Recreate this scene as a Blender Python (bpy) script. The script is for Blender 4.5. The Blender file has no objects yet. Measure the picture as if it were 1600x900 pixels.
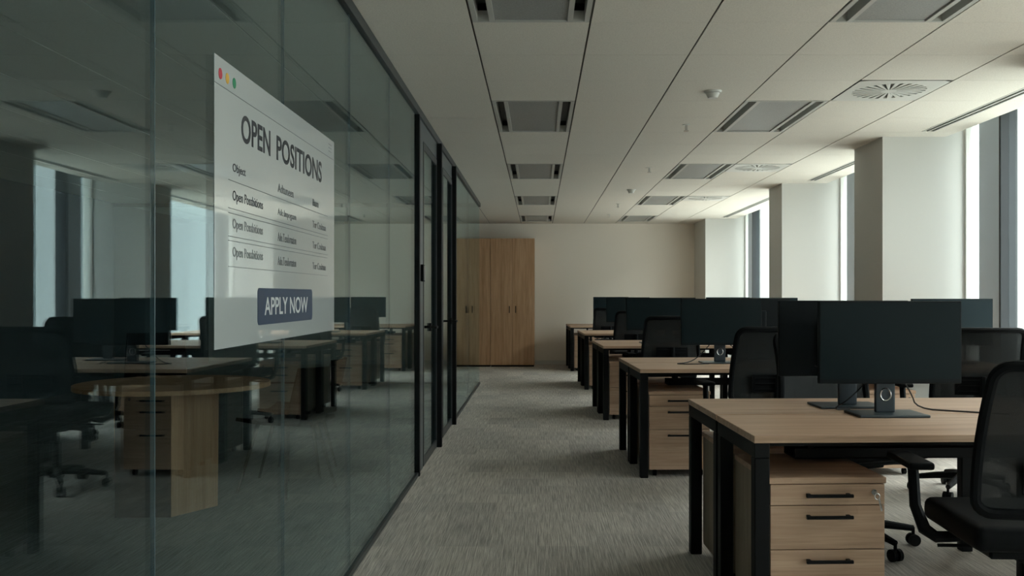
import bpy, bmesh, math, random
from mathutils import Vector, Matrix
random.seed(7)
PI = math.pi
R = math.radians
scene = bpy.context.scene
COL = scene.collection

# ---------------------------------------------------------------- camera, world, light, exposure
FPX = 1500.0          # focal length in px of the 1600 px frame
CAMZ = 1.24
cam_d = bpy.data.cameras.new('camera')
cam_d.sensor_width = 36.0
cam_d.lens = FPX / 1600 * 36
cam_d.shift_x = -42 / 1600
cam_d.shift_y = 12 / 1600
cam_d.clip_end = 200
cam = bpy.data.objects.new('camera', cam_d)
cam.location = (0, 0, CAMZ)
cam.rotation_euler = (PI / 2, 0, 0)
COL.objects.link(cam)
scene.camera = cam

world = bpy.data.worlds.new('overcast_sky')
scene.world = world
world.use_nodes = True
wn = world.node_tree
bg = wn.nodes['Background']
tc = wn.nodes.new('ShaderNodeTexCoord')
sx = wn.nodes.new('ShaderNodeSeparateXYZ')
cr = wn.nodes.new('ShaderNodeValToRGB')
wn.links.new(tc.outputs['Generated'], sx.inputs[0])
mr = wn.nodes.new('ShaderNodeMapRange')
mr.inputs['From Min'].default_value = -1
mr.inputs['From Max'].default_value = 1
wn.links.new(sx.outputs['Z'], mr.inputs['Value'])
wn.links.new(mr.outputs['Result'], cr.inputs[0])
cr.color_ramp.elements[0].position = 0.45
cr.color_ramp.elements[0].color = (0.60, 0.62, 0.58, 1)
cr.color_ramp.elements[1].position = 0.53
cr.color_ramp.elements[1].color = (0.975, 1.0, 0.975, 1)
wn.links.new(cr.outputs[0], bg.inputs[0])
bg.inputs['Strength'].default_value = 2.6

# the room's plan, metres
GX = -0.84            # glass partition
WX = 3.50             # window plane
CX = 2.81             # inner face of the columns
LX = -5.97           # far wall of the meeting room
YB, YN = 17.35, -3.5  # back wall, wall behind the camera
CH = 2.54             # ceiling
PEND = 13.5
COLS = [(-2.1, -1.5), (1.5, 2.15), (4.85, 5.5), (7.85, 8.55), (11.1, 11.72), (16.2, YB)]
BAYS = [(COLS[i][1], COLS[i + 1][0]) for i in range(5)]
BAYS.insert(0, (YN, COLS[0][0]))
for a, b in BAYS:     # portals: they only guide the sky's light in through the windows
    l = bpy.data.lights.new('window_portal', 'AREA')
    l.shape = 'RECTANGLE'
    l.size = 2.5
    l.size_y = b - a
    l.cycles.is_portal = True
    o = bpy.data.objects.new('window_portal', l)
    o.location = (WX + 0.12, (a + b) / 2, 1.4)
    o.rotation_euler = (0, R(90), 0)
    COL.objects.link(o)

vs = scene.view_settings
vs.view_transform = 'Standard'
vs.look = 'None'
vs.exposure = 2.05
vs.gamma = 1
vs.use_curve_mapping = False
cy = scene.cycles
cy.max_bounces = 10
cy.diffuse_bounces = 6
cy.glossy_bounces = 4
cy.transparent_max_bounces = 24
cy.use_denoising = True
cy.sample_clamp_indirect = 6

# ---------------------------------------------------------------- materials
def mat(name, color=(.5, .5, .5), rough=.5, metal=0.0, spec=None):
    m = bpy.data.materials.new(name)
    m.use_nodes = True
    b = m.node_tree.nodes['Principled BSDF']
    b.inputs['Base Color'].default_value = (*color, 1)
    b.inputs['Roughness'].default_value = rough
    b.inputs['Metallic'].default_value = metal
    if spec is not None:
        b.inputs['Specular IOR Level'].default_value = spec
    return m

def nn(m, t, **kw):
    n = m.node_tree.nodes.new(t)
    for k, v in kw.items():
        setattr(n, k, v)
    return n

def lk(m, a, b):
    m.node_tree.links.new(a, b)

def coords(m, scale, loc=(0, 0, 0), rnd=False):
    t = nn(m, 'ShaderNodeTexCoord')
    mp = nn(m, 'ShaderNodeMapping')
    mp.inputs['Scale'].default_value = scale
    mp.inputs['Location'].default_value = loc
    if rnd:
        oi = nn(m, 'ShaderNodeObjectInfo')
        ad = nn(m, 'ShaderNodeVectorMath', operation='ADD')
        ml = nn(m, 'ShaderNodeVectorMath', operation='SCALE')
        ml.inputs['Scale'].default_value = 7.0
        cb = nn(m, 'ShaderNodeCombineXYZ')
        for i in range(3):
            lk(m, oi.outputs['Random'], cb.inputs[i])
        lk(m, cb.outputs[0], ml.inputs[0])
        lk(m, t.outputs['Object'], ad.inputs[0])
        lk(m, ml.outputs[0], ad.inputs[1])
        lk(m, ad.outputs[0], mp.inputs['Vector'])
    else:
        lk(m, t.outputs['Object'], mp.inputs['Vector'])
    return mp.outputs[0]

def noise(m, vec, scale, detail=3, rough=.5):
    n = nn(m, 'ShaderNodeTexNoise')
    n.inputs['Scale'].default_value = scale
    n.inputs['Detail'].default_value = detail
    n.inputs['Roughness'].default_value = rough
    lk(m, vec, n.inputs['Vector'])
    return n.outputs['Fac']

def ramp(m, fac, stops):
    r = nn(m, 'ShaderNodeValToRGB')
    el = r.color_ramp.elements
    while len(el) < len(stops):
        el.new(.5)
    for e, (p, c) in zip(el, stops):
        e.position = p
        e.color = (*c, 1)
    lk(m, fac, r.inputs[0])
    return r.outputs[0]

def bump(m, h, strength, dist=.01):
    b = nn(m, 'ShaderNodeBump')
    b.inputs['Strength'].default_value = strength
    b.inputs['Distance'].default_value = dist
    lk(m, h, b.inputs['Height'])
    lk(m, b.outputs[0], m.node_tree.nodes['Principled BSDF'].inputs['Normal'])

def wood(name, axis, dark, mid, light, rnd=True):
    m = mat(name, mid, .5, spec=.3)
    s = [26, 26, 26]
    s[axis] = 1.3
    v = coords(m, s, rnd=rnd)
    f = noise(m, v, 1.0, 5, .6)
    c = ramp(m, f, [(.25, dark), (.5, mid), (.75, light)])
    s2 = [160, 160, 160]
    s2[axis] = 5
    f2 = noise(m, coords(m, s2, rnd=rnd), 1.0, 2)
    mx = nn(m, 'ShaderNodeMixRGB', blend_type='MULTIPLY')
    mx.inputs[0].default_value = .5
    lk(m, c, mx.inputs[1])
    lk(m, ramp(m, f2, [(.35, (.72, .70, .68)), (.6, (1, 1, 1))]), mx.inputs[2])
    lk(m, mx.outputs[0], m.node_tree.nodes['Principled BSDF'].inputs['Base Color'])
    bump(m, f2, .08, .002)
    return m

OD, OM, OL = (.37, .24, .165), (.53, .36, .25), (.63, .45, .325)
M = {}
M['oak_x'] = wood('oak_horizontal_grain', 0, OD, OM, OL)
M['oak_z'] = wood('oak_vertical_grain', 2, (.36, .20, .10), (.50, .305, .175), (.60, .385, .24))
M['oak_side'] = wood('pale_board_side', 2, (.24, .19, .13), (.31, .25, .18), (.36, .29, .21))
M['black_metal'] = mat('black_powder_coat', (.004, .005, .006), .55, spec=.15)
M['black_plastic'] = mat('black_plastic', (.003, .004, .005), .6, spec=.1)
M['bezel'] = mat('monitor_shell', (.003, .006, .008), .5, spec=.15)
M['stand'] = mat('monitor_stand_metal', (.03, .042, .052), .38, .3)
M['screen'] = mat('switched_off_screen', (.003, .010, .013), .42, spec=.14)
M['chrome'] = mat('polished_metal', (.6, .6, .6), .22, 1)
M['cable'] = mat('cable_rubber', (.01, .01, .012), .5)
M['grey_frame'] = mat('dark_grey_aluminium', (.035, .043, .047), .4, .2)
M['grey_panel'] = mat('grey_door_panel', (.09, .105, .11), .4)
M['mullion'] = mat('blue_grey_window_metal', (.50, .57, .65), .45)
M['gasket'] = mat('black_gasket', (.02, .025, .03), .6)
M['white_metal'] = mat('white_enamel', (.62, .62, .58), .45)
M['light_rail'] = mat('light_fitting_rail', (.48, .48, .45), .45)
M['trough'] = mat('light_fitting_trough', (.10, .10, .095), .6)
M['plenum'] = mat('dark_void', (.02, .02, .02), .9)
M['runner'] = mat('ceiling_runner', (.07, .065, .055), .7)
M['concrete'] = mat('outdoor_slab', (.35, .35, .33), .9)
M['reader'] = mat('reader_face', (.35, .37, .36), .4)
M['chair_shell'] = mat('black_chair_shell', (.003, .004, .005), .65, spec=.1)
M['leg_metal'] = mat('dark_steel_leg', (.004, .004, .005), .5)

m = mat('painted_plaster', (.80, .75, .67), .8, spec=.2)
f = noise(m, coords(m, (1, 1, 1)), 60, 3)
bump(m, f, .08, .003)
M['plaster'] = m
m = mat('white_column_paint', (.63, .63, .60), .8, spec=.2)
bump(m, noise(m, coords(m, (1, 1, 1)), 60, 3), .06, .003)
M['column'] = m
m = mat('meeting_room_paint', (.06, .07, .072), .8, spec=.2)
bump(m, noise(m, coords(m, (1, 1, 1)), 60, 3), .06, .003)
M['dark_paint'] = m

m = mat('mineral_ceiling_tile', (.62, .60, .54), .9, spec=.1)
v = coords(m, (1, 1, 1))
f = noise(m, v, 130, 3, .7)
lk(m, ramp(m, f, [(.3, (.64, .61, .55)), (.6, (.75, .72, .65))]), m.node_tree.nodes['Principled BSDF'].inputs['Base Color'])
bump(m, f, .15, .004)
M['tile'] = m

m = mat('prismatic_diffuser', (.30, .31, .30), .4, spec=.4)
f = noise(m, coords(m, (1, 1, 1)), 250, 2)
lk(m, ramp(m, f, [(.35, (.24, .25, .245)), (.65, (.34, .35, .34))]), m.node_tree.nodes['Principled BSDF'].inputs['Base Color'])
M['diffuser'] = m

# loop carpet in planks with ribs along the corridor
m = mat('ribbed_plank_carpet', (.2, .2, .18), .95, spec=.05)
br = nn(m, 'ShaderNodeTexBrick')
br.inputs['Scale'].default_value = 1
br.inputs['Brick Width'].default_value = .50
br.inputs['Row Height'].default_value = .25
br.inputs['Mortar Size'].default_value = .0006
br.inputs['Color1'].default_value = (.86, .86, .86, 1)
br.inputs['Color2'].default_value = (1.08, 1.07, 1.05, 1)
br.inputs['Mortar'].default_value = (.8, .8, .8, 1)
t = nn(m, 'ShaderNodeTexCoord')
mp = nn(m, 'ShaderNodeMapping')
mp.inputs['Rotation'].default_value = (0, 0, R(90))
lk(m, t.outputs['Object'], mp.inputs['Vector'])
lk(m, mp.outputs[0], br.inputs['Vector'])
f = noise(m, coords(m, (150, 4, 1)), 1, 3, .6)
f2 = noise(m, coords(m, (1, 1, 1)), 220, 2, .6)
c1 = ramp(m, f, [(.33, (.37, .35, .325)), (.5, (.55, .52, .485)), (.68, (.73, .70, .65))])
mx = nn(m, 'ShaderNodeMixRGB', blend_type='MULTIPLY')
mx.inputs[0].default_value = 1
lk(m, c1, mx.inputs[1])
lk(m, br.outputs['Color'], mx.inputs[2])
mx2 = nn(m, 'ShaderNodeMixRGB', blend_type='MULTIPLY')
mx2.inputs[0].default_value = .6
lk(m, mx.outputs[0], mx2.inputs[1])
lk(m, ramp(m, f2, [(.3, (.6, .6, .6)), (.7, (1.2, 1.2, 1.2))]), mx2.inputs[2])
lk(m, mx2.outputs[0], m.node_tree.nodes['Principled BSDF'].inputs['Base Color'])
bump(m, f, .5, .006)
M['carpet'] = m

def glass(name, tint, f0=.045):
    """thin architectural glass: clear transmission plus Schlick mirror reflection"""
    m = bpy.data.materials.new(name)
    m.use_nodes = True
    nt = m.node_tree
    nt.nodes.remove(nt.nodes['Principled BSDF'])
    out = nt.nodes['Material Output']
    geo = nn(m, 'ShaderNodeNewGeometry')
    dot = nn(m, 'ShaderNodeVectorMath', operation='DOT_PRODUCT')
    lk(m, geo.outputs['Normal'], dot.inputs[0])
    lk(m, geo.outputs['Incoming'], dot.inputs[1])
    ab = nn(m, 'ShaderNodeMath', operation='ABSOLUTE')
    lk(m, dot.outputs['Value'], ab.inputs[0])
    su = nn(m, 'ShaderNodeMath', operation='SUBTRACT')
    su.inputs[0].default_value = 1
    lk(m, ab.outputs[0], su.inputs[1])
    pw = nn(m, 'ShaderNodeMath', operation='POWER')
    pw.inputs[1].default_value = 5
    lk(m, su.outputs[0], pw.inputs[0])
    ma = nn(m, 'ShaderNodeMath', operation='MULTIPLY_ADD')
    ma.inputs[1].default_value = 1 - f0
    ma.inputs[2].default_value = f0
    lk(m, pw.outputs[0], ma.inputs[0])
    tr = nn(m, 'ShaderNodeBsdfTransparent')
    tr.inputs[0].default_value = (*tint, 1)
    gl = nn(m, 'ShaderNodeBsdfGlossy')
    gl.inputs['Roughness'].default_value = 0.0
    gl.inputs['Color'].default_value = (.86, .98, 1, 1)
    ms = nn(m, 'ShaderNodeMixShader')
    lk(m, ma.outputs[0], ms.inputs[0])
    lk(m, tr.outputs[0], ms.inputs[1])
    lk(m, gl.outputs[0], ms.inputs[2])
    lk(m, ms.outputs[0], out.inputs[0])
    return m
M['glass'] = glass('partition_glass', (.82, .885, .90))
M['window_glass'] = glass('window_glass', (.96, .98, .97))
M['glass_edge'] = mat('polished_glass_edge', (.10, .15, .17), .2)

def see_through(name, color, rough, alpha):
    m = mat(name, color, rough)
    nt = m.node_tree
    p = nt.nodes['Principled BSDF']
    tr = nn(m, 'ShaderNodeBsdfTransparent')
    ms = nn(m, 'ShaderNodeMixShader')
    ms.inputs[0].default_value = alpha
    lk(m, tr.outputs[0], ms.inputs[1])
    lk(m, p.outputs[0], ms.inputs[2])
    lk(m, ms.outputs[0], nt.nodes['Material Output'].inputs[0])
    return m
M['mesh_fabric'] = see_through('open_mesh_fabric', (.006, .009, .010), .8, .88)
M['film'] = see_through('frosted_vinyl_film', (.66, .71, .72), .04, .92)
for n_ in M['film'].node_tree.nodes:
    if n_.type == 'BSDF_PRINCIPLED':
        n_.inputs['Coat Weight'].default_value = .5
        n_.inputs['Coat Roughness'].default_value = 0
M['ink'] = mat('dark_lettering', (.03, .035, .045), .6)
M['ink_soft'] = mat('grey_lettering', (.12, .13, .14), .6)
M['ink_mid'] = mat('mid_grey_lettering', (.20, .21, .22), .6)
M['line_ink'] = mat('thin_rule_ink', (.20, .22, .23), .6)
M['navy'] = mat('navy_button', (.015, .04, .095), .5)
M['button_text'] = mat('pale_button_lettering', (.75, .78, .80), .6)
M['dot_red'] = mat('red_dot', (.65, .06, .09), .6)
M['dot_yellow'] = mat('yellow_dot', (.80, .48, .08), .6)
M['dot_green'] = mat('green_dot', (.03, .30, .14), .6)

# ---------------------------------------------------------------- mesh helpers
class MB:
    def __init__(self):
        self.bm = bmesh.new()

    def box(self, x0, x1, y0, y1, z0, z1, bevel=0, seg=2):
        r = bmesh.ops.create_cube(self.bm, size=1)
        vs_ = r['verts']
        for v in vs_:
            v.co = Vector(((x0 + x1) / 2 + v.co.x * (x1 - x0), (y0 + y1) / 2 + v.co.y * (y1 - y0), (z0 + z1) / 2 + v.co.z * (z1 - z0)))
        if bevel:
            es = list({e for v in vs_ for e in v.link_edges})
            bmesh.ops.bevel(self.bm, geom=es, offset=bevel, segments=seg, affect='EDGES', profile=.6)
        return self

    def cyl(self, p, q, r, r2=None, n=12, cap=True):
        p, q = Vector(p), Vector(q)
        d = q - p
        mt = Matrix.Translation((p + q) / 2) @ d.to_track_quat('Z', 'Y').to_matrix().to_4x4()
        bmesh.ops.create_cone(self.bm, cap_ends=cap, segments=n, radius1=r, radius2=r if r2 is None else r2, depth=d.length, matrix=mt)
        return self

    def bar(self, p, q, w, h, up=(0, 0, 1)):
        p, q = Vector(p), Vector(q)
        d = (q - p).normalized()
        s = d.cross(Vector(up)).normalized()
        u = s.cross(d).normalized()
        vs_ = []
        for e in (p, q):
            for a, b in ((-1, -1), (1, -1), (1, 1), (-1, 1)):
                vs_.append(self.bm.verts.new(e + s * a * w / 2 + u * b * h / 2))
        for f in ((0, 1, 2, 3), (7, 6, 5, 4), (0, 4, 5, 1), (1, 5, 6, 2), (2, 6, 7, 3), (3, 7, 4, 0)):
            self.bm.faces.new([vs_[i] for i in f])
        return self

    def tube(self, pts, r, n=8, closed=False):
        pts = [Vector(p) for p in pts]
        rings = []
        L = len(pts)
        prev = None
        for i, p in enumerate(pts):
            a = pts[(i - 1) % L] if (closed or i > 0) else p
            b = pts[(i + 1) % L] if (closed or i < L - 1) else p
            d = (b - a).normalized()
            if prev is None:
                ref = Vector((0, 0, 1)) if abs(d.z) < .9 else Vector((1, 0, 0))
                u = d.cross(ref).normalized()
            else:
                u = (prev - d * prev.dot(d)).normalized()
            prev = u
            w = d.cross(u)
            rr = r[i] if isinstance(r, (list, tuple)) else r
            rings.append([self.bm.verts.new(p + (u * math.cos(k * 2 * PI / n) + w * math.sin(k * 2 * PI / n)) * rr) for k in range(n)])
        for i in range(L if closed else L - 1):
            A, B = rings[i], rings[(i + 1) % L]
            off = 0
            if closed and i == L - 1:
                off = min(range(n), key=lambda o: (A[0].co - B[o].co).length)
            for k in range(n):
                self.bm.faces.new((A[k], A[(k + 1) % n], B[(k + 1 + off) % n], B[(k + off) % n]))
        if not closed:
            self.bm.faces.new(rings[0][::-1])
            self.bm.faces.new(rings[-1])
        return self

    def grid(self, fn, nu, nv, t):
        """a curved sheet fn(u,v)->point with thickness t along its normal"""
        P = [[Vector(fn(i / nu, j / nv)) for j in range(nv + 1)] for i in range(nu + 1)]
        def nrm(i, j):
            du = P[min(i + 1, nu)][j] - P[max(i - 1, 0)][j]
            dv = P[i][min(j + 1, nv)] - P[i][max(j - 1, 0)]
            return du.cross(dv).normalized()
        T = [[self.bm.verts.new(P[i][j] + nrm(i, j) * t / 2) for j in range(nv + 1)] for i in range(nu + 1)]
        B = [[self.bm.verts.new(P[i][j] - nrm(i, j) * t / 2) for j in range(nv + 1)] for i in range(nu + 1)]
        for i in range(nu):
            for j in range(nv):
                self.bm.faces.new((T[i][j], T[i + 1][j], T[i + 1][j + 1], T[i][j + 1]))
                self.bm.faces.new((B[i][j], B[i][j + 1], B[i + 1][j + 1], B[i + 1][j]))
        for i in range(nu):
            self.bm.faces.new((T[i + 1][0], T[i][0], B[i][0], B[i + 1][0]))
            self.bm.faces.new((T[i][nv], T[i + 1][nv], B[i + 1][nv], B[i][nv]))
        for j in range(nv):
            self.bm.faces.new((T[0][j], T[0][j + 1], B[0][j + 1], B[0][j]))
            self.bm.faces.new((T[nu][j + 1], T[nu][j], B[nu][j], B[nu][j + 1]))
        return self

    def build(self, name, material, parent=None, smooth=False, label=None):
        me = bpy.data.meshes.new(name)
        bmesh.ops.recalc_face_normals(self.bm, faces=self.bm.faces)
        self.bm.to_mesh(me)
        self.bm.free()
        me.materials.append(material)
        if smooth:
            for p in me.polygons:
                p.use_smooth = True
            me.set_sharp_from_angle(angle=R(35))
        o = bpy.data.objects.new(name, me)
        COL.objects.link(o)
        if parent:
            o.parent = parent
        if label:
            o['label'] = label
        return o

def thing(name, label, cat, loc=(0, 0, 0), rz=0, group=None):
    o = bpy.data.objects.new(name, None)
    o.empty_display_size = .1
    COL.objects.link(o)
    o.location = loc
    o.rotation_euler = (0, 0, rz)
    tag(o, label, cat, group)
    return o

def tag(o, label, cat, group=None):
    o['label'] = label
    o['category'] = cat
    if group:
        o['group'] = group
    return o

def struct(o):
    o['kind'] = 'structure'
    return o

def copy_tree(o, parent=None):
    c = o.copy()
    COL.objects.link(c)
    c.parent = parent
    for ch in list(o.children):
        copy_tree(ch, c)
    return c

protos = {}
def place(key, builder, label, cat, loc, rz=0, group=None):
    """first use builds the thing, later uses copy it with its parts"""
    if key not in protos:
        o = builder()
        protos[key] = o
    else:
        o = copy_tree(protos[key])
    o.location = loc
    o.rotation_euler = (0, 0, rz)
    for k in ('group',):
        if k in o:
            del o[k]
    tag(o, label, cat, group)
    return o

def root(name):
    o = bpy.data.objects.new(name, None)
    o.empty_display_size = .1
    COL.objects.link(o)
    return o

# ---------------------------------------------------------------- room shell
struct(MB().box(LX - .2, WX + .3, YN - .2, YB + .2, -.15, 0).build('floor', M['carpet']))
struct(MB().box(LX - .2, WX + .3, YB, YB + .2, 0, 2.9).build('wall_back', M['plaster']))
struct(MB().box(LX - .2, WX + .3, YN - .2, YN, 0, 2.9).build('wall_front', M['plaster']))
struct(MB().box(LX - .2, LX, YN, YB, 0, 2.9).build('wall_left', M['dark_paint']))
struct(MB().box(LX, CX, YB - .012, YB, 0, .07, .003).build('baseboard_back', M['white_metal']))
wr = MB()
for a, b in COLS:
    wr.box(CX, WX + .09, a, b, 0, 2.9)
struct(wr.build('wall_right', M['column']))
# slab above the suspended ceiling
struct(MB().box(LX - .2, WX + .3, YN - .2, YB + .2, 2.9, 3.0).build('trim_1', M['plenum']))

PX, PY = .565, .612
X0 = -.32
Y0 = 4.567
LIGHT_X = [-.32, 1.375]
LIGHT_Y = [Y0 - 2 * PY + 5 * PY * k for k in range(-2, 5)]
DIFF = [(1.94, Y0 + 2 * PY - 5 * PY), (1.94, Y0 + 2 * PY), (1.94, Y0 + 8 * PY), (1.94, Y0 + 13 * PY)]
def is_hole(x, y):
    for lx in LIGHT_X:
        for ly in LIGHT_Y:
            if abs(x - lx - PX / 2) < .2 and ly < y < ly + 2 * PY:
                return True
    for dx, dy in DIFF:
        if abs(x - dx - PX / 2) < .2 and dy < y < dy + PY:
            return True
    return False
ce = MB()
gr = MB()
ks = range(-14, 22)
for k in ks:
    ya = max(YN, Y0 + k * PY)
    yb = min(YB, Y0 + (k + 1) * PY)
    if yb - ya < .02:
        continue
    for i in range(-10, 5):
        xa = X0 + i * PX
        if is_hole(xa + PX / 2, (ya + yb) / 2):
            continue
        ce.box(xa + .005, xa + PX - .005, ya + .0015, yb - .0015, CH, CH + .018)
    # perimeter strip, cut back round the linear air slot where one runs
    ym = (ya + yb) / 2
    ce.box(2.505 + .005, 3.03, ya + .0015, yb - .0015, CH, CH + .018)
    ce.box(3.13, 3.31, ya + .0015, yb - .0015, CH, CH + .018)
SLOTS = [(a + .25, b - .25) for a, b in BAYS]
last = YN
for a, b in SLOTS + [(YB, YB)]:
    if a - last > .01:
        ce.box(3.03, 3.13, last, a, CH, CH + .018)
    last = b
ce.box(3.31, 3.33, YN, YB, CH, CH + .22)
ce.box(3.31, WX + .3, YN, YB, CH + .2, CH + .22)
ceil = struct(ce.build('ceiling', M['tile']))
for i in range(-10, 6):
    xa = X0 + i * PX
    gr.box(xa - .012, xa + .012, YN, YB, CH + .006, CH + .03)
for k in ks:
    ya = Y0 + k * PY
    if YN < ya < YB:
        prev = LX
        segs = []
        for i in range(-10, 5):
            xa = X0 + i * PX
            if not (is_hole(xa + PX / 2, ya + .1) and is_hole(xa + PX / 2, ya - .1)):
                gr.box(xa + .012, xa + PX - .012, ya - .008, ya + .008, CH + .004, CH + .02)
        gr.box(2.517, 3.03, ya - .008, ya + .008, CH + .004, CH + .02)
gr.build('ceiling_grid', M['runner'], ceil)

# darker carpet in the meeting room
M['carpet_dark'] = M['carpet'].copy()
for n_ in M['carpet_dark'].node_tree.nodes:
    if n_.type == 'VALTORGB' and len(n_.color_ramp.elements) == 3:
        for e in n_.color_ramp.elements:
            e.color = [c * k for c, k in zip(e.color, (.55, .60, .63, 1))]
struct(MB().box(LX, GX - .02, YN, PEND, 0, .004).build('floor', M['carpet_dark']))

# long facade added across the street to cut sky glare and bounce light
M['facade'] = mat('shaded_precast_facade', (.25, .275, .285), .8)
fb = thing('added_office_block', 'long grey-blue office block added outside to temper the window light', 'building', (24, 45, -9))
MB().box(-7, 7, -85, 85, 0, 17).build('body', M['facade'], fb)
MB().box(-7.3, 7.3, -85.3, 85.3, 17, 17.5).build('parapet', M['facade'], fb)

# ---- windows
for n, (a, b) in enumerate(BAYS):
    w = root('window_%d' % (n + 1))
    struct(w)
    fr = MB()
    fr.box(WX - .04, WX + .06, a, b, 0, .10)
    fr.box(WX - .02, WX + .06, a, b, 2.68, 2.76)
    fr.box(WX - .02, WX + .06, a, a + .04, .10, 2.68)
    fr.box(WX - .02, WX + .06, b - .03, b, .10, 2.68)
    fr.build('window_frame', M['white_metal'], w)
    m0, m1 = b - .64, b - .28
    mm = MB().box(WX - .03, WX + .08, m0, m1, .10, 2.68, .004)
    mm.build('mullion_panel', M['mullion'], w)
    MB().box(WX - .045, WX + .08, m0 - .03, m0, .10, 2.68).build('mullion_gasket', M['gasket'], w)
    pz = MB()
    pz.box(WX + .01, WX + .018, a + .04, m0 - .03, .10, 2.68)
    pz.box(WX + .01, WX + .018, m1, b - .03, .10, 2.68)
    pz.build('window_pane', M['window_glass'], w)

# ---- glass partition
P1, P2, P3, PE = 6.60, 7.88, 9.25, 13.5
part = struct(root('wall_partition'))
ch = MB()
ch.box(GX - .02, GX + .015, YN, P1, 0, .028, .003)
ch.box(GX - .02, GX + .015, P3, PE, 0, .028, .003)
ch.box(GX - .02, GX + .02, YN, PE, CH - .055, CH, .003)
ch.build('channel', M['grey_frame'], part)
MB().box(GX - .02, GX + .022, P1 - .02, P1 + .025, 0, CH - .055, .003).build('post', M['black_metal'], part)
MB().box(GX - .03, GX + .045, P2 - .03, P2 + .03, 0, CH - .055, .003).build('post', M['black_metal'], part)
MB().box(GX - .03, GX + .045, P3 - .03, P3 + .03, 0, CH - .055, .003).build('post', M['black_metal'], part)
sp = MB()
sp.box(GX - .012, GX + .004, P1 + .03, 6.93, 0, CH - .055)
sp.box(GX - .012, GX + .004, P2 + .03, 8.33, 0, CH - .055)
sp.box(GX - .012, GX + .004, 6.93, P2 - .03, 2.36, CH - .055)
sp.box(GX - .012, GX + .004, 8.33, P3 - .03, 2.36, CH - .055)
sp.build('side_panel', M['grey_panel'], part)
joints = [YN, -2.1, -1.05, 0.0, 1.04, 2.09, 3.15, 4.25, 5.38, P1 - .02]
for a, b in list(zip(joints[:-1], joints[1:])) + [(P3 + .03, 11.4), (11.4, PE)]:
    MB().box(GX - .006, GX + .004, a + .0025, b - .0025, .028, CH - .055).build('glass_pane', M['glass'], part)
for j in joints[1:-1] + [11.4]:
    MB().box(GX - .0058, GX + .0042, j - .0018, j + .0018, .028, CH - .055).build('glass_joint', M['glass_edge'], part)
# return pane that closes the meeting room off from the back of the office
ret = struct(root('wall_return'))
MB().box(LX, GX - .03, PE - .006, PE + .006, .028, CH - .055).build('glass_pane', M['glass'], ret)
rc = MB().box(LX, GX - .02, PE - .02, PE + .02, 0, .028)
rc.box(LX, GX - .02, PE - .02, PE + .02, CH - .055, CH)
rc.build('channel', M['grey_frame'], ret)
for n, (a, b, hy) in enumerate(((6.94, P2 - .035, 7.36), (8.34, P3 - .035, 9.1))):
    d = struct(root('door_%d' % (n + 1)))
    fr = MB()
    fr.box(GX - .012, GX + .007, a, a + .035, .006, 2.35)
    fr.box(GX - .012, GX + .007, b - .045, b, .006, 2.35)
    fr.box(GX - .012, GX + .007, a + .035, b - .045, .006, .07)
    fr.box(GX - .012, GX + .007, a + .035, b - .045, 2.30, 2.35)
    fr.build('door_frame', M['grey_frame'], d)
    MB().box(GX - .008, GX + .002, a + .035, b - .045, .07, 2.30).build('glass_pane', M['glass'], d)
    h = MB()
    h.cyl((GX - .075, hy, 1.0), (GX + .065, hy, 1.0), .010)
    h.bar((GX + .06, hy + .01, 1.0), (GX + .06, hy - .13, 1.0), .018, .018)
    h.bar((GX - .07, hy + .01, 1.0), (GX - .07, hy - .13, 1.0), .018, .018)
    h.box(GX + .002, GX + .016, hy - .03, hy + .03, .97, 1.03)
    h.build('door_handle', M['black_metal'], d)

# ---------------------------------------------------------------- wardrobes at the end of the corridor
def wardrobe(x0, x1, label):
    t = thing('wardrobe', label, 'wardrobe', ((x0 + x1) / 2, YB - .42, 0), 0)
    w = (x1 - x0) / 2
    b = MB()
    b.box(-w, -w + .02, -.18, .41, .03, 2.24)
    b.box(w - .02, w, -.18, .41, .03, 2.24)
    b.box(-w + .02, w - .02, -.18, .41, 2.22, 2.24)
    b.box(-w + .02, w - .02, -.18, .41, .03, .05)
    b.box(-w + .02, w - .02, .39, .41, .05, 2.22)
    b.build('body', M['oak_z'], t)
    MB().box(-w + .01, w - .01, -.14, .41, 0, .03).build('plinth', M['black_plastic'], t)
    for s in (-1, 1):
        d = MB().box(min(s * .002, s * (w - .002)), max(s * .002, s * (w - .002)), -.20, -.181, .032, 2.238, .0015, 1).build('door', M['oak_z'], t)
        h = MB()
        h.cyl((s * .055, -.235, .94), (s * .055, -.235, 1.06), .007)
        h.cyl((s * .055, -.20, .96), (s * .055, -.235, .96), .005)
        h.cyl((s * .055, -.20, 1.04), (s * .055, -.235, 1.04), .005)
        h.build('handle', M['black_metal'], d)
    return t
wardrobe(-1.615, -.845, 'oak two-door wardrobe on the left, half hidden behind the glass partition')
wardrobe(-.843, -.075, 'oak two-door wardrobe at the corridor end in front of the bare cream wall')

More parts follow.
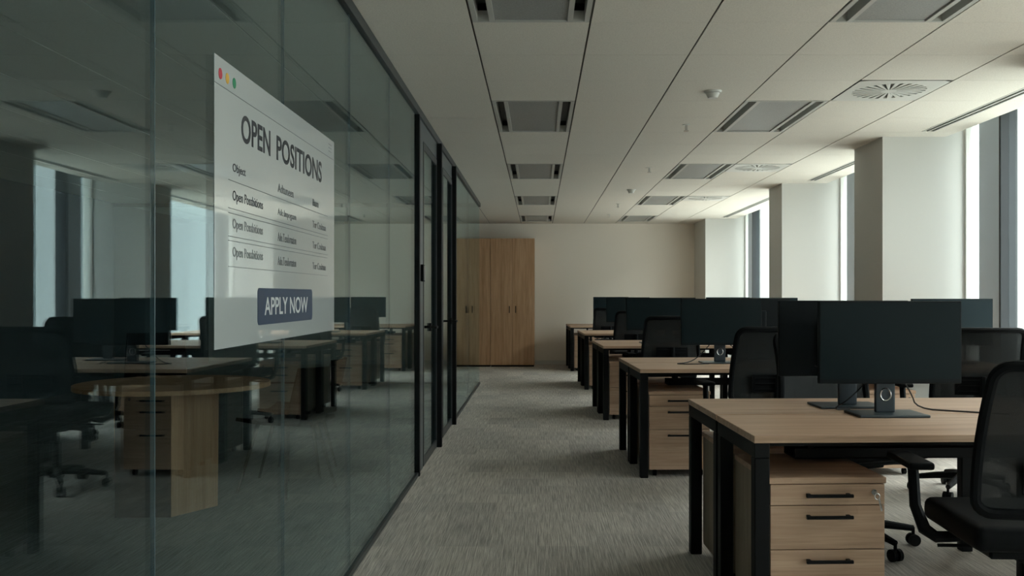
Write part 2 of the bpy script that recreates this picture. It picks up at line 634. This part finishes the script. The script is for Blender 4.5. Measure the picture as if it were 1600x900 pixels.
# ---------------------------------------------------------------- ceiling fittings
def light_fitting():
    t = root('ceiling_light')
    W, L = PX, 2 * PY
    f = MB()
    e = .006
    f.box(e, .030, e, L - e, -.002, .05)
    f.box(W - .030, W - e, e, L - e, -.002, .05)
    f.box(.030, W - .030, e, .022, -.002, .05)
    f.box(.030, W - .030, L - .022, L - e, -.002, .05)
    f.box(.085, .110, .022, L - .022, -.002, .05)
    f.box(W - .110, W - .085, .022, L - .022, -.002, .05)
    f.build('frame', M['light_rail'], t)
    MB().box(.110, W - .110, .022, L - .022, .006, .014).build('diffuser', M['diffuser'], t)
    tr = MB()
    for xa in (.030, W - .085):
        tr.box(xa, xa + .055, .022, L - .022, .085, .09)
        tr.box(xa - .006, xa, .022, L - .022, .05, .09)
        tr.box(xa + .055, xa + .061, .022, L - .022, .05, .09)
    tr.build('trough', M['trough'], t)
    return t
row_words = ['over the camera end of', 'at the near end of', 'second along', 'third along', 'fourth along', 'fifth along', 'farthest along']
LN = {2: 'nearest, cut by the top edge of the photo', 3: 'second from the front', 4: 'third from the front', 5: 'fourth from the front', 6: 'farthest and smallest'}
for i, lx in enumerate(LIGHT_X):
    for j, ly in enumerate(LIGHT_Y):
        if j < 1:
            continue
        where = ['above the corridor', 'above the desks'][i]
        pos = {1: 'behind the photographer', 2: 'nearest in view', 3: 'second in view', 4: 'third in view', 5: 'fourth in view', 6: 'next to the back wall'}[j]
        place('light', light_fitting, 'unlit panel ceiling light %s, %s' % (where, pos), 'ceiling light',
              (lx, ly, CH), 0, 'recessed panel lights ' + where)

def round_diffuser():
    t = root('ceiling_diffuser')
    W, L = PX - .012, PY - .012
    rr = .225
    bm = bmesh.new()
    n = 48
    ring, outer, up = [], [], []
    for k in range(n):
        a = k * 2 * PI / n
        c, s = math.cos(a), math.sin(a)
        ring.append(bm.verts.new((rr * c, rr * s, -.002)))
        up.append(bm.verts.new((rr * c, rr * s, .06)))
        q = max(abs(c) / (W / 2), abs(s) / (L / 2))
        outer.append(bm.verts.new((c / q, s / q, -.002)))
    for k in range(n):
        j = (k + 1) % n
        bm.faces.new((ring[k], ring[j], outer[j], outer[k]))
        bm.faces.new((ring[k], up[k], up[j], ring[j]))
    p = MB()
    p.bm.free()
    p.bm = bm
    p.build('face_plate', M['white_metal'], t)
    MB().cyl((0, 0, .058), (0, 0, .062), rr, n=32).build('duct', M['plenum'], t)
    fw = MB()
    N = 26
    for k in range(N):
        a = k * 2 * PI / N
        def sector(u, w, a=a):
            r_ = .05 + (rr - .048) * u
            t_ = a + (w - .5) * (2 * PI / N) * .56
            return Vector((r_ * math.cos(t_), r_ * math.sin(t_), -.002))
        fw.grid(sector, 1, 3, .0015)
    fw.build('face_sectors', M['white_metal'], t)
    v = MB()
    for k in range(N):
        a = (k + .5) * 2 * PI / N
        d = Vector((math.cos(a), math.sin(a), 0))
        s = Vector((-math.sin(a), math.cos(a), 0))
        def blade(u, w, a=a, d=d, s=s):
            r_ = .045 + (rr - .05) * u
            wd = (.006 + .024 * u)
            return d * r_ + s * (w - .5) * wd + Vector((0, 0, .002 + .026 * (1 - w)))
        v.grid(blade, 1, 1, .002)
    v.build('vanes', M['white_metal'], t)
    MB().cyl((0, 0, -.003), (0, 0, .03), .05, .04, n=24).build('hub', M['white_metal'], t, True)
    return t
for j, (dx, dy) in enumerate(DIFF):
    if j == 0:
        continue
    place('diff', round_diffuser, ['', 'round swirl air diffuser in the ceiling nearest to the camera', 'round swirl air diffuser in the ceiling beyond the near column',
                                   'round swirl air diffuser farthest down the office ceiling'][j],
          'air diffuser', (dx + PX / 2, dy + PY / 2, CH), 0, 'round swirl diffusers')

for n, (a, b) in enumerate(SLOTS):
    if n in (0, 1):
        continue
    t = thing('linear_air_slot', ['', '', 'twin slot air grille over the nearest window by the camera', 'twin slot air grille over the window in front of the near column',
              'twin slot air grille between the near and middle columns', 'twin slot air grille over the farthest windows'][n],
              'air grille', (3.08, (a + b) / 2, CH), 0, 'twin slot grilles along the windows')
    h = (b - a) / 2
    s = MB()
    s.box(-.05, -.036, -h, h, -.002, .03)
    s.box(-.007, .007, -h, h, -.002, .03)
    s.box(.036, .05, -h, h, -.002, .03)
    s.build('rails', M['light_rail'], t)
    MB().box(-.05, .05, -h, h, .031, .036).build('backing', M['plenum'], t)

def smoke_detector():
    t = root('smoke_detector')
    MB().cyl((0, 0, -.012), (0, 0, 0), .052, .058, n=28).build('base', M['white_metal'], t, True)
    MB().cyl((0, 0, -.045), (0, 0, -.014), .030, .044, n=28).build('sensor_head', M['white_metal'], t, True)
    MB().cyl((0, 0, -.0145), (0, 0, -.0115), .036, n=20).build('vent_ring', M['plenum'], t)
    return t
place('smoke', smoke_detector, 'larger round smoke detector on the ceiling nearest to the camera', 'smoke detector', (1.105, 6.1, CH), 0, 'ceiling smoke detectors')
place('smoke', smoke_detector, 'smaller looking smoke detector halfway down the office ceiling', 'smoke detector', (1.13, 11.75, CH), 0, 'ceiling smoke detectors')
def sprinkler():
    t = root('sprinkler')
    MB().cyl((0, 0, -.004), (0, 0, 0), .028, n=20).build('escutcheon', M['white_metal'], t, True)
    b = MB().cyl((0, 0, -.045), (0, 0, -.004), .010, n=10)
    b.build('body', M['chrome'], t, True)
    MB().cyl((0, 0, -.049), (0, 0, -.045), .020, n=16).build('deflector', M['chrome'], t, True)
    return t
for y, w in ((7.3, 'nearest, just beyond the near smoke detector'), (9.75, 'second from the camera'), (13.6, 'beyond the far smoke detector'), (15.35, 'farthest, close to the back wall')):
    place('sprk', sprinkler, 'small sprinkler head on the ceiling, ' + w, 'sprinkler', (1.12, y, CH), 0, 'ceiling sprinkler heads')

# card reader on the grey side panel
t = thing('card_reader', 'small pale card reader on the grey panel beside the first glass door', 'card reader', (GX + .01, 6.78, 1.40))
MB().box(0, .02, -.045, .045, -.06, .06, .004).build('housing', M['black_plastic'], t)
MB().box(.02, .026, -.02, .042, -.052, .052, .002).build('face', M['reader'], t)

# ---------------------------------------------------------------- the notice on the glass
SX = GX + .0048
t = thing('window_sign', 'large frosted OPEN POSITIONS notice stuck on the glass partition', 'sign', (SX, 3.2, 1.10))
def sc_(y):
    return y * (-SX / .83) - 3.2
def zc(z):
    return z - 1.10
def sbox(name, y0, y1, z0, z1, m, lvl=1, parent=None, bevel=0):
    x = lvl * .0009
    b = MB().box(x - .0004, x + .0004, sc_(y0), sc_(y1), zc(z0), zc(z1))
    return b.build(name, m, parent or t)
sheet = MB().box(-.0006, .0004, sc_(2.455), sc_(3.89), 0, .765).build('sheet', M['film'], t)
for y, m_, nm in ((2.50, 'dot_red', 'red'), (2.556, 'dot_yellow', 'amber'), (2.614, 'dot_green', 'green')):
    MB().cyl((.0005, sc_(y), zc(1.822)), (.0012, sc_(y), zc(1.822)), 0.0145, n=28).build('dot', M[m_], t, label='round %s dot' % nm)
sbox('rule', 2.455, 3.89, 1.7905, 1.7925, M['line_ink'])
mi = MB()
for z in (1.842, 1.828, 1.814):
    mi.box(.0005, .0012, sc_(3.79), sc_(3.84), zc(z), zc(z + .003))
mi.build('menu_icon', M['line_ink'], t)
def text(s, y0, y1, z0, z1, m, name, lvl=1, bold=0, parent=None):
    cu = bpy.data.curves.new('txt', 'FONT')
    cu.body = s
    cu.size = 1
    cu.offset = bold
    cu.extrude = .002
    cu.resolution_u = 4
    o = bpy.data.objects.new('txt', cu)
    COL.objects.link(o)
    dg = bpy.context.evaluated_depsgraph_get()
    me = bpy.data.meshes.new_from_object(o.evaluated_get(dg))
    bpy.data.objects.remove(o)
    xs = [v.co.x for v in me.vertices]
    ys = [v.co.y for v in me.vertices]
    xa, xb, ya, yb = min(xs), max(xs), min(ys), max(ys)
    Y0_, Y1_ = sc_(y0), sc_(y1)
    for v in me.vertices:
        x = Y0_ + (v.co.x - xa) / (xb - xa) * (Y1_ - Y0_)
        z = zc(z0) + (v.co.y - ya) / (yb - ya) * (z1 - z0)
        v.co = (lvl * .0009 + v.co.z * .1, x, z)
    me.materials.clear()
    me.materials.append(m)
    me.name = name
    o = bpy.data.objects.new(name, me)
    COL.objects.link(o)
    o.parent = parent or t
    return o
text('OPEN', 2.675, 2.965, 1.672, 1.752, M['ink'], 'title_word', bold=.02)
text('POSITIONS', 3.035, 3.665, 1.672, 1.752, M['ink'], 'title_word', bold=.02)
text('Object', 2.60, 2.715, 1.572, 1.602, M['ink'], 'column_heading', bold=.008)
text('Adtuneen', 3.05, 3.245, 1.572, 1.600, M['ink_soft'], 'column_heading', bold=.008)
text('Bam', 3.52, 3.61, 1.572, 1.598, M['ink'], 'column_heading', bold=.008)
for zb, b1, c1_, c2_ in ((1.492, 'ink', 'Ado.Impogaam', 'Tor Cositnan'), (1.415, 'ink_mid', 'Ado.Tendornaton', 'Tor Cositnan'), (1.338, 'line_ink', 'Ado.Tendornaton', 'Tor Cositnan')):
    text('Open Possbitions', 2.60, 2.885, zb, zb + .036, M[b1], 'row_text', bold=.004)
    text(c1_, 3.05, 3.28, zb, zb + .028, M['ink_soft'], 'row_text')
    text(c2_, 3.52, 3.735, zb, zb + .026, M['ink_soft'], 'row_text')
for z in (1.552, 1.476, 1.463, 1.400, 1.388, 1.318):
    sbox('rule', 2.565, 3.77, z, z + .0018, M['line_ink'])
btn = MB()
lo, hi = [], []
by0, by1, bz0, bz1, br_ = sc_(2.83), sc_(3.51), zc(1.152), zc(1.263), .016
for cy_, cz_, a0 in ((by1 - br_, bz1 - br_, 0), (by0 + br_, bz1 - br_, 90), (by0 + br_, bz0 + br_, 180), (by1 - br_, bz0 + br_, 270)):
    for q in range(6):
        a = R(a0 + q * 18)
        lo.append(btn.bm.verts.new((.0004, cy_ + br_ * math.cos(a), cz_ + br_ * math.sin(a))))
        hi.append(btn.bm.verts.new((.0014, cy_ + br_ * math.cos(a), cz_ + br_ * math.sin(a))))
btn.bm.faces.new(lo)
btn.bm.faces.new(hi)
for q in range(24):
    btn.bm.faces.new((lo[q], lo[(q + 1) % 24], hi[(q + 1) % 24], hi[q]))
bo = btn.build('button', M['navy'], t)
text('APPLY NOW', 2.90, 3.44, 1.180, 1.236, M['button_text'], 'button_text', lvl=1.9, bold=.012, parent=bo)

# ---------------------------------------------------------------- desks
def make_desk(length, depth=.61, flip=1):
    """root at the near left corner on the floor, local +x along the desk, +y away"""
    t = root('office_desk')
    H = .74
    MB().box(0, length, 0, depth, H - .026, H, .0015, 1).build('tabletop', M['oak_x'], t)
    legs = [.03, length / 2, length - .03]
    for lx in legs:
        for ly in (.03, depth - .035):
            MB().box(lx - .027, lx + .027, ly - .027, ly + .027, 0, H - .08, .003, 1).build('leg', M['black_metal'], t)
        MB().box(lx - .027, lx + .027, .003, depth - .008, H - .08, H - .0262, .002, 1).build('end_rail', M['black_metal'], t)
    r = MB()
    for ly in (.07, depth - .07):
        r.box(.057, length / 2 - .027, ly - .012, ly + .012, H - .046, H - .0262)
        r.box(length / 2 + .027, length - .057, ly - .012, ly + .012, H - .046, H - .0262)
    r.build('long_rail', M['black_metal'], t)
    tr = MB()
    tr.box(.25, length / 2 - .1, depth * .55, depth * .8, H - .14, H - .135)
    tr.box(.25, length / 2 - .1, depth * .55, depth * .555, H - .14, H - .10)
    tr.box(.25, length / 2 - .1, depth * .795, depth * .8, H - .14, H - .10)
    for q in (.3, length / 2 - .15):
        tr.box(q, q + .02, depth * .55, depth * .8, H - .10, H - .0265)
    tr.build('cable_tray', M['black_metal'], t)
    return t

def make_pedestal(key=True):
    """drawer unit, root at front left on the floor, fronts face -y"""
    t = root('drawer_pedestal')
    W, D, T = .42, .52, .585
    b = MB()
    b.box(0, .018, .02, D, .05, T - .022)
    b.box(W - .018, W, .02, D, .05, T - .022)
    b.box(.018, W - .018, D - .015, D, .05, T - .022)
    b.box(.018, W - .018, .02, D - .015, .05, .07)
    b.build('carcass', M['oak_side'], t)
    MB().box(-.003, W + .003, -.003, D, T - .022, T, .0015, 1).build('top_board', M['oak_x'], t)
    cuts = [(.486, .560), (.327, .483), (.052, .324)]
    for i, (z0, z1) in enumerate(cuts):
        d = MB().box(.002, W - .002, 0, .019, z0, z1, .0012, 1).build('drawer', M['oak_x'], t)
        zh = (z0 + z1) / 2 if i == 0 else z1 - .037
        h = MB()
        h.box(.125, .295, -.032, -.022, zh - .006, zh + .006, .002, 1)
        h.box(.132, .144, -.024, 0, zh - .005, zh + .005)
        h.box(.276, .288, -.024, 0, zh - .005, zh + .005)
        h.build('handle', M['black_metal'], d)
        if i == 0:
            MB().cyl((W - .042, -.006, .532), (W - .042, 0, .532), .010, n=18).build('lock', M['chrome'], d, True)
            if key:
                k = MB()
                k.box(W - .0435, W - .0405, -.030, -.006, .526, .538)
                k.tube([(W - .042 + .009 * math.cos(a), -.033, .522 + .011 * math.sin(a)) for a in [q * PI / 6 for q in range(12)]], .0018, 6, True)
                k.bar((W - .036, -.034, .514), (W - .026, -.034, .470), .007, .002, (0, 1, 0))
                k.build('key', M['chrome'], d)
    c = MB()
    for x in (.05, W - .05):
        for y in (.07, D - .06):
            c.cyl((x - .012, y, .02), (x + .012, y, .02), .02, n=14)
            c.cyl((x, y, .025), (x, y, .052), .008)
    c.build('casters', M['black_plastic'], t)
    return t

# near left corner of every bench, its length and how it stands along the row
ROT = R(2.0)
BENCH = [(.767, 3.42, 2.70), (.687, 6.52, 2.70), (.64, 9.55, 2.70), (.60, 12.65, 2.70), (.52, 15.76, 2.15)]
DD = .61
NB = ['largest desk bench, closest to the camera', 'second desk bench from the camera', 'third desk bench from the camera', 'fourth desk bench from the camera', 'last desk bench by the back wall']
def on(b, x, y, z=0):
    """bench b local -> world"""
    bx, by, L = BENCH[b]
    c, s = math.cos(ROT), math.sin(ROT)
    return (bx + x * c - y * s, by + x * s + y * c, z)

for b, (bx, by, L) in enumerate(BENCH):
    key = 'desk%.2f' % L
    place(key, lambda L=L: make_desk(L), 'near half of the ' + NB[b] + ', oak top on black legs', 'desk', on(b, 0, 0), ROT, 'oak desks in back-to-back benches')
    place(key, lambda L=L: make_desk(L), 'far half of the ' + NB[b] + ', oak top on black legs', 'desk', on(b, L, 2 * DD + .018), ROT + PI, 'oak desks in back-to-back benches')

def ped(b, x, far, label, key=True):
    place('ped%d' % key, lambda: make_pedestal(key), label, 'drawer unit', on(b, x, (.03 if not far else 2 * DD + .018 - .03)), ROT + (PI if far else 0), 'oak three-drawer pedestals under the desks')
NW = ['nearest bench', 'second bench', 'third bench', 'fourth bench', 'last bench']
for b in range(5):
    ped(b, .065, False, 'oak drawer pedestal%s under the near-side left end of the %s' % (' with key in lock' if b == 0 else '', NW[b]), b == 0)
    ped(b, .065 + .42, True, 'oak pedestal under the far-side left end of the ' + NW[b], False)
ped(1, 1.49, False, 'oak pedestal glimpsed below the big monitor, right half of the second bench', False)
ped(2, 1.49, False, 'oak pedestal under the right half of the third bench', False)

# ---------------------------------------------------------------- monitors
def make_monitor():
    """screen faces -y, root under the base plate centre"""
    t = root('monitor')
    z0, z1 = .135, .478
    W = .595
    MB().box(-W / 2, W / 2, -.045, -.020, z0, z1, .004, 2).build('shell', M['bezel'], t)
    MB().box(-W / 2 + .007, W / 2 - .007, -.0465, -.0448, z0 + .018, z1 - .007).build('screen', M['screen'], t)
    MB().box(-.11, .11, -.0205, .004, z0 + .07, z0 + .25, .012, 2).build('rear_housing', M['bezel'], t)
    n = MB()
    n.box(-.042, .042, .010, .030, .010, z0 + .215, .006, 2)
    n.box(-.03, .03, -.002, .014, z0 + .10, z0 + .20)
    n.build('stand_neck', M['stand'], t)
    MB().tube([(.022 * math.cos(a), .009, .085 + .026 * math.sin(a)) for a in [q * PI / 8 for q in range(16)]], .0035, 6, True).build('cable_ring', M['chrome'], t)
    MB().box(-.145, .145, -.10, .105, 0, .011, .004, 2).build('base_plate', M['stand'], t)
    return t
DZ = .74
MON = [
    (1.455, 4.02, R(1), 'large switched off monitor facing the camera on the nearest bench'),
    (1.385, 4.335, PI + R(2), 'switched off monitor standing back to back behind the large nearest one'),
    (1.345, 7.12, R(0), 'switched off monitor facing the camera on the second bench beside the mesh chair'),
    (1.66, 7.46, PI, 'switched off monitor turned away on the far half of the second bench, left end'),
    (3.03, 7.08, R(0), 'switched off monitor at the right of the second bench in front of the windows'),
    (1.215, 10.15, R(1), 'switched off monitor facing the camera at the left of the third bench'),
    (1.42, 10.5, PI, 'switched off monitor turned away on the far half of the third bench'),
    (2.42, 10.12, R(0), 'switched off monitor facing the camera at the right of the third bench'),
    (1.22, 13.2, R(0), 'switched off monitor facing the camera at the left of the fourth bench'),
    (2.58, 13.15, R(0), 'switched off monitor on the fourth bench standing out against the far white pillar'),
    (1.22, 16.32, R(0), 'farthest switched off monitor, on the last bench by the cream wall'),
]
for x, y, rz, lb in MON:
    place('mon', make_monitor, lb, 'monitor', (x, y, DZ), rz, 'black desk monitors')

def cable(pts, r, label):
    # smooth the polyline
    P = [Vector(p) for p in pts]
    for _ in range(2):
        Q = [P[0]]
        for a, b in zip(P[:-1], P[1:]):
            Q += [a * .75 + b * .25, a * .25 + b * .75]
        Q.append(P[-1])
        P = Q
    o = MB().tube(P, r, 6).build('monitor_cable', M['cable'], None, True)
    tag(o, label, 'cable', 'black cables behind the monitors')
    return o
zc0 = DZ + .004
cable([(1.50, 4.07, .95), (1.62, 4.18, .82), (1.66, 4.22, zc0), (1.80, 4.12, zc0), (1.97, 4.02, zc0)], .0035, 'black cable trailing to the right from the large nearest monitor')
cable([(1.42, 4.10, .95), (1.36, 4.14, .86), (1.30, 4.22, .90), (1.22, 4.25, .93)], .003, 'thin black cable looping left behind the large nearest monitor')
cable([(1.44, 4.08, .93), (1.34, 4.12, .80), (1.27, 4.17, zc0), (1.36, 4.20, zc0)], .003, 'black cable drooping between the two nearest monitor stands')
cable([(1.32, 7.17, .93), (1.22, 7.2, .80), (1.12, 7.12, zc0), (.98, 7.0, zc0), (1.10, 6.95, zc0), (1.24, 7.0, zc0)], .004, 'black cable curled on the second bench left of its monitor stand')
cable([(1.36, 7.17, .93), (1.53, 7.25, .80), (1.56, 7.15, zc0), (1.52, 6.98, zc0)], .004, 'black cable curled on the second bench right of its monitor stand')

# ---------------------------------------------------------------- office chairs
def make_office_chair():
    """faces +y, root on the floor under the gas lift"""
    t = root('office_chair')
    s = MB()
    s.box(-.26, .26, -.22, .26, .455, .535, .035, 4)
    s.build('seat', M['chair_shell'], t, True)
    MB().box(-.20, .20, -.17, .18, .425, .455, .008, 1).build('seat_pan', M['black_plastic'], t)
    # curved back: half width, lean and hollow as functions of height
    zb, zt = .585, 1.035
    def hw(z):
        k = (z - zb) / (zt - zb)
        return .272 - .028 * k
    def pt(u, v, off=0):
        z = zb + (zt - zb) * v
        x = (u * 2 - 1) * hw(z)
        k = (z - zb) / (zt - zb)
        y = -.235 - .085 * k + .035 * math.sin(k * PI) - .030 * (1 - (u * 2 - 1) ** 2) + off
        return (x, y, z)
    path = []
    def rr(cx, cz, a0, a1, n=5):
        for i in range(n + 1):
            a = a0 + (a1 - a0) * i / n
            path.append((cx + .09 * math.cos(a), cz + .1 * math.sin(a)))
    rr(.91, .90, 0, PI / 2)
    for i in range(1, 8):
        path.append((.91 - .82 * i / 8, 1.0))
    rr(.09, .90, PI / 2, PI)
    for i in range(1, 6):
        path.append((0, .90 - .8 * i / 6))
    rr(.09, .10, PI, 1.5 * PI)
    for i in range(1, 8):
        path.append((.09 + .82 * i / 8, 0))
    rr(.91, .10, 1.5 * PI, 2 * PI)
    for i in range(1, 6):
        path.append((1, .10 + .8 * i / 6))
    MB().tube([pt(u, v) for u, v in path], .017, 8, True).build('back_frame', M['black_plastic'], t, True)
    MB().grid(lambda u, v: pt(.02 + .96 * u, .015 + .97 * v), 12, 10, .004).build('back_mesh', M['mesh_fabric'], t, True)
    lu = MB()
    def lum(u, v):
        x, y, z = pt(.22 + .56 * u, .14 + .24 * v, -.028)
        return (x, y, z)
    lu.grid(lum, 8, 4, .010)
    lu.build('lumbar_pad', M['black_plastic'], t, True)
    rb = MB()
    for q in (.0, .5, 1.0):
        rb.tube([pt(.25 + .5 * i / 8, .18 + .075 * q * 2, -.040) for i in range(9)], .005, 6)
    rb.build('lumbar_ribs', M['black_plastic'], t, True)
    sp = MB()
    sp.tube([(0, -.05, .43), (0, -.20, .44), (0, -.30, .50), (0, -.325, .62), (0, -.335, .76)], [.030, .030, .028, .024, .018], 8)
    sp.build('spine', M['black_plastic'], t, True)
    for sd in (-1, 1):
        a = MB()
        a.tube([(sd * .20, .08, .435), (sd * .27, .09, .43), (sd * .30, .12, .45), (sd * .315, .165, .52), (sd * .315, .19, .655)], [.018, .020, .022, .020, .019], 8)
        ar = a.build('arm_post', M['black_plastic'], t, True)
        MB().box(sd * .315 - .042, sd * .315 + .042, .09, .35, .652, .678, .011, 3).build('arm_pad', M['black_plastic'], ar, True)
    MB().cyl((0, 0, .12), (0, 0, .30), .028, n=16).cyl((0, 0, .30), (0, 0, .425), .017, n=16).build('gas_lift', M['black_metal'], t, True)
    MB().box(-.09, .09, -.12, .12, .40, .43, .012, 2).cyl((-.09, .05, .412), (-.27, .08, .405), .006).build('tilt_mechanism', M['black_plastic'], t)
    b = MB().cyl((0, 0, .075), (0, 0, .135), .045, .04, n=18)
    for k in range(5):
        a = PI / 2 + k * 2 * PI / 5
        c, sn = math.cos(a), math.sin(a)
        b.tube([(c * .03, sn * .03, .115), (c * .16, sn * .16, .105), (c * .30, sn * .30, .085)], [.026, .021, .015], 8)
    bs = b.build('star_base', M['black_plastic'], t, True)
    for k in range(5):
        a = PI / 2 + k * 2 * PI / 5
        c, sn = math.cos(a), math.sin(a)
        w = MB()
        p = Vector((c * .30, sn * .30, .029))
        dr = Vector((-sn, c, 0))
        for q in (-1, 1):
            w.cyl(p + dr * q * .008, p + dr * q * .026, .029, n=18)
        w.cyl(p + dr * -.008, p + dr * .008, .012)
        w.cyl(p + Vector((0, 0, .012)), p + Vector((0, 0, .06)), .008)
        w.build('caster', M['black_plastic'], bs, True)
    return t
CH_G = 'black mesh office chairs at the desks'
CHAIRS = [
    (1.60, 3.12, R(-3), 'black mesh-backed office chair in the right foreground, back to the camera'),
    (1.56, 4.76, PI + R(20), 'black office chair on the far side of the nearest bench behind its monitors'),
    (1.43, 6.18, R(5), 'black mesh office chair pushed up to the left seat of the second bench'),
    (2.66, 6.02, R(-4), 'mesh office chair against the windows with see-through back, right seat of the second bench'),
    (2.42, 8.25, PI + R(-6), 'black office chair on the far side of the second bench by the near column'),
    (1.23, 9.28, R(3), 'black office chair at the left seat of the third bench'),
    (2.45, 9.2, R(-8), 'black office chair at the right seat of the third bench'),
    (1.20, 12.35, R(4), 'black office chair at the left seat of the fourth bench'),
    (1.15, 15.45, R(-4), 'farthest black office chair, at the last bench by the back wall'),
]
for x, y, rz, lb in CHAIRS:
    place('ochair', make_office_chair, lb, 'office chair', (x, y, 0), rz, CH_G)

# ---------------------------------------------------------------- meeting room behind the glass
t = thing('meeting_table', 'round wooden meeting table on a box pedestal behind the glass', 'table', (-2.12, 5.58, 0), 0)
tp = MB().cyl((0, 0, .71), (0, 0, .735), .54, n=64)
M['table_top_oak'] = wood('warm_tabletop_oak', 0, (.50, .24, .12), (.66, .36, .20), (.76, .45, .27))
tp.build('tabletop', M['table_top_oak'], t, True)
M['table_oak'] = wood('warm_table_oak', 2, (.50, .24, .12), (.66, .36, .20), (.76, .45, .27))
pb = MB()
cor = [(-2.36, 5.35), (-2.05, 5.36), (-1.89, 5.65), (-2.28, 5.86)]
cor = [(x + 2.12, y - 5.58) for x, y in cor]
lo = [pb.bm.verts.new((x, y, .004)) for x, y in cor]
hi = [pb.bm.verts.new((x * 1.03, y * 1.03, .71)) for x, y in cor]
pb.bm.faces.new(lo)
pb.bm.faces.new(hi)
for i in range(4):
    pb.bm.faces.new((lo[i], lo[(i + 1) % 4], hi[(i + 1) % 4], hi[i]))
pb.build('pedestal', M['table_oak'], t)
(ax, ay), (bx_, by_) = cor[0], cor[1]  # black face paints the shade on the wooden pedestal's front
MB().bar(((ax + .002), ay - .009, .355), (bx_ - .002, by_ - .009, .355), .006, .70).build('shaded_front', M['black_plastic'], t, label='black face painting the shade on the pedestal front')

def make_visitor(backh):
    """shell chair on four thin splayed legs, faces +y"""
    t = root('meeting_chair')
    s = MB()
    def seat(u, v):
        x = (u - .5) * .44
        y = -.20 + .42 * v
        return (x, y, .455 - .025 * math.sin(u * PI) + .02 * abs(v - .5))
    s.grid(seat, 8, 8, .022)
    s.build('seat', M['chair_shell'], t, True)
    def back(u, v):
        w = .43 - .05 * v
        return ((u - .5) * w, -.21 - .07 * v - .045 * math.sin(u * PI), .50 + (backh - .50) * v)
    MB().grid(back, 8, 6, .016).build('backrest', M['chair_shell'], t, True)
    c = MB()
    for x in (-.10, .10):
        c.tube([(x, -.10, .44), (x, -.20, .445), (x, -.235, .50), (x, -.245, .56)], .009, 8)
    c.build('back_bracket', M['leg_metal'], t, True)
    for sx_ in (-1, 1):
        for sy_ in (-1, 1):
            MB().cyl((sx_ * .13, sy_ * .12, .432), (sx_ * .22, sy_ * .21, 0), .014, .008, n=10).build('leg', M['leg_metal'], t, True)
    return t
place('vis', lambda: make_visitor(.80), 'black shell chair tucked in at the right of the round meeting table', 'chair', (-1.60, 6.10, 0), R(60), 'black shell chairs at the meeting table')
place('vis', lambda: make_visitor(.80), 'black shell chair standing apart from the round table, nearest the glass doors', 'chair', (-1.68, 6.72, 0), R(88), 'black shell chairs at the meeting table')
place('vishigh', lambda: make_visitor(.975), 'black high-backed chair behind the round meeting table', 'chair', (-2.62, 6.55, 0), R(-160), 'black shell chairs at the meeting table')
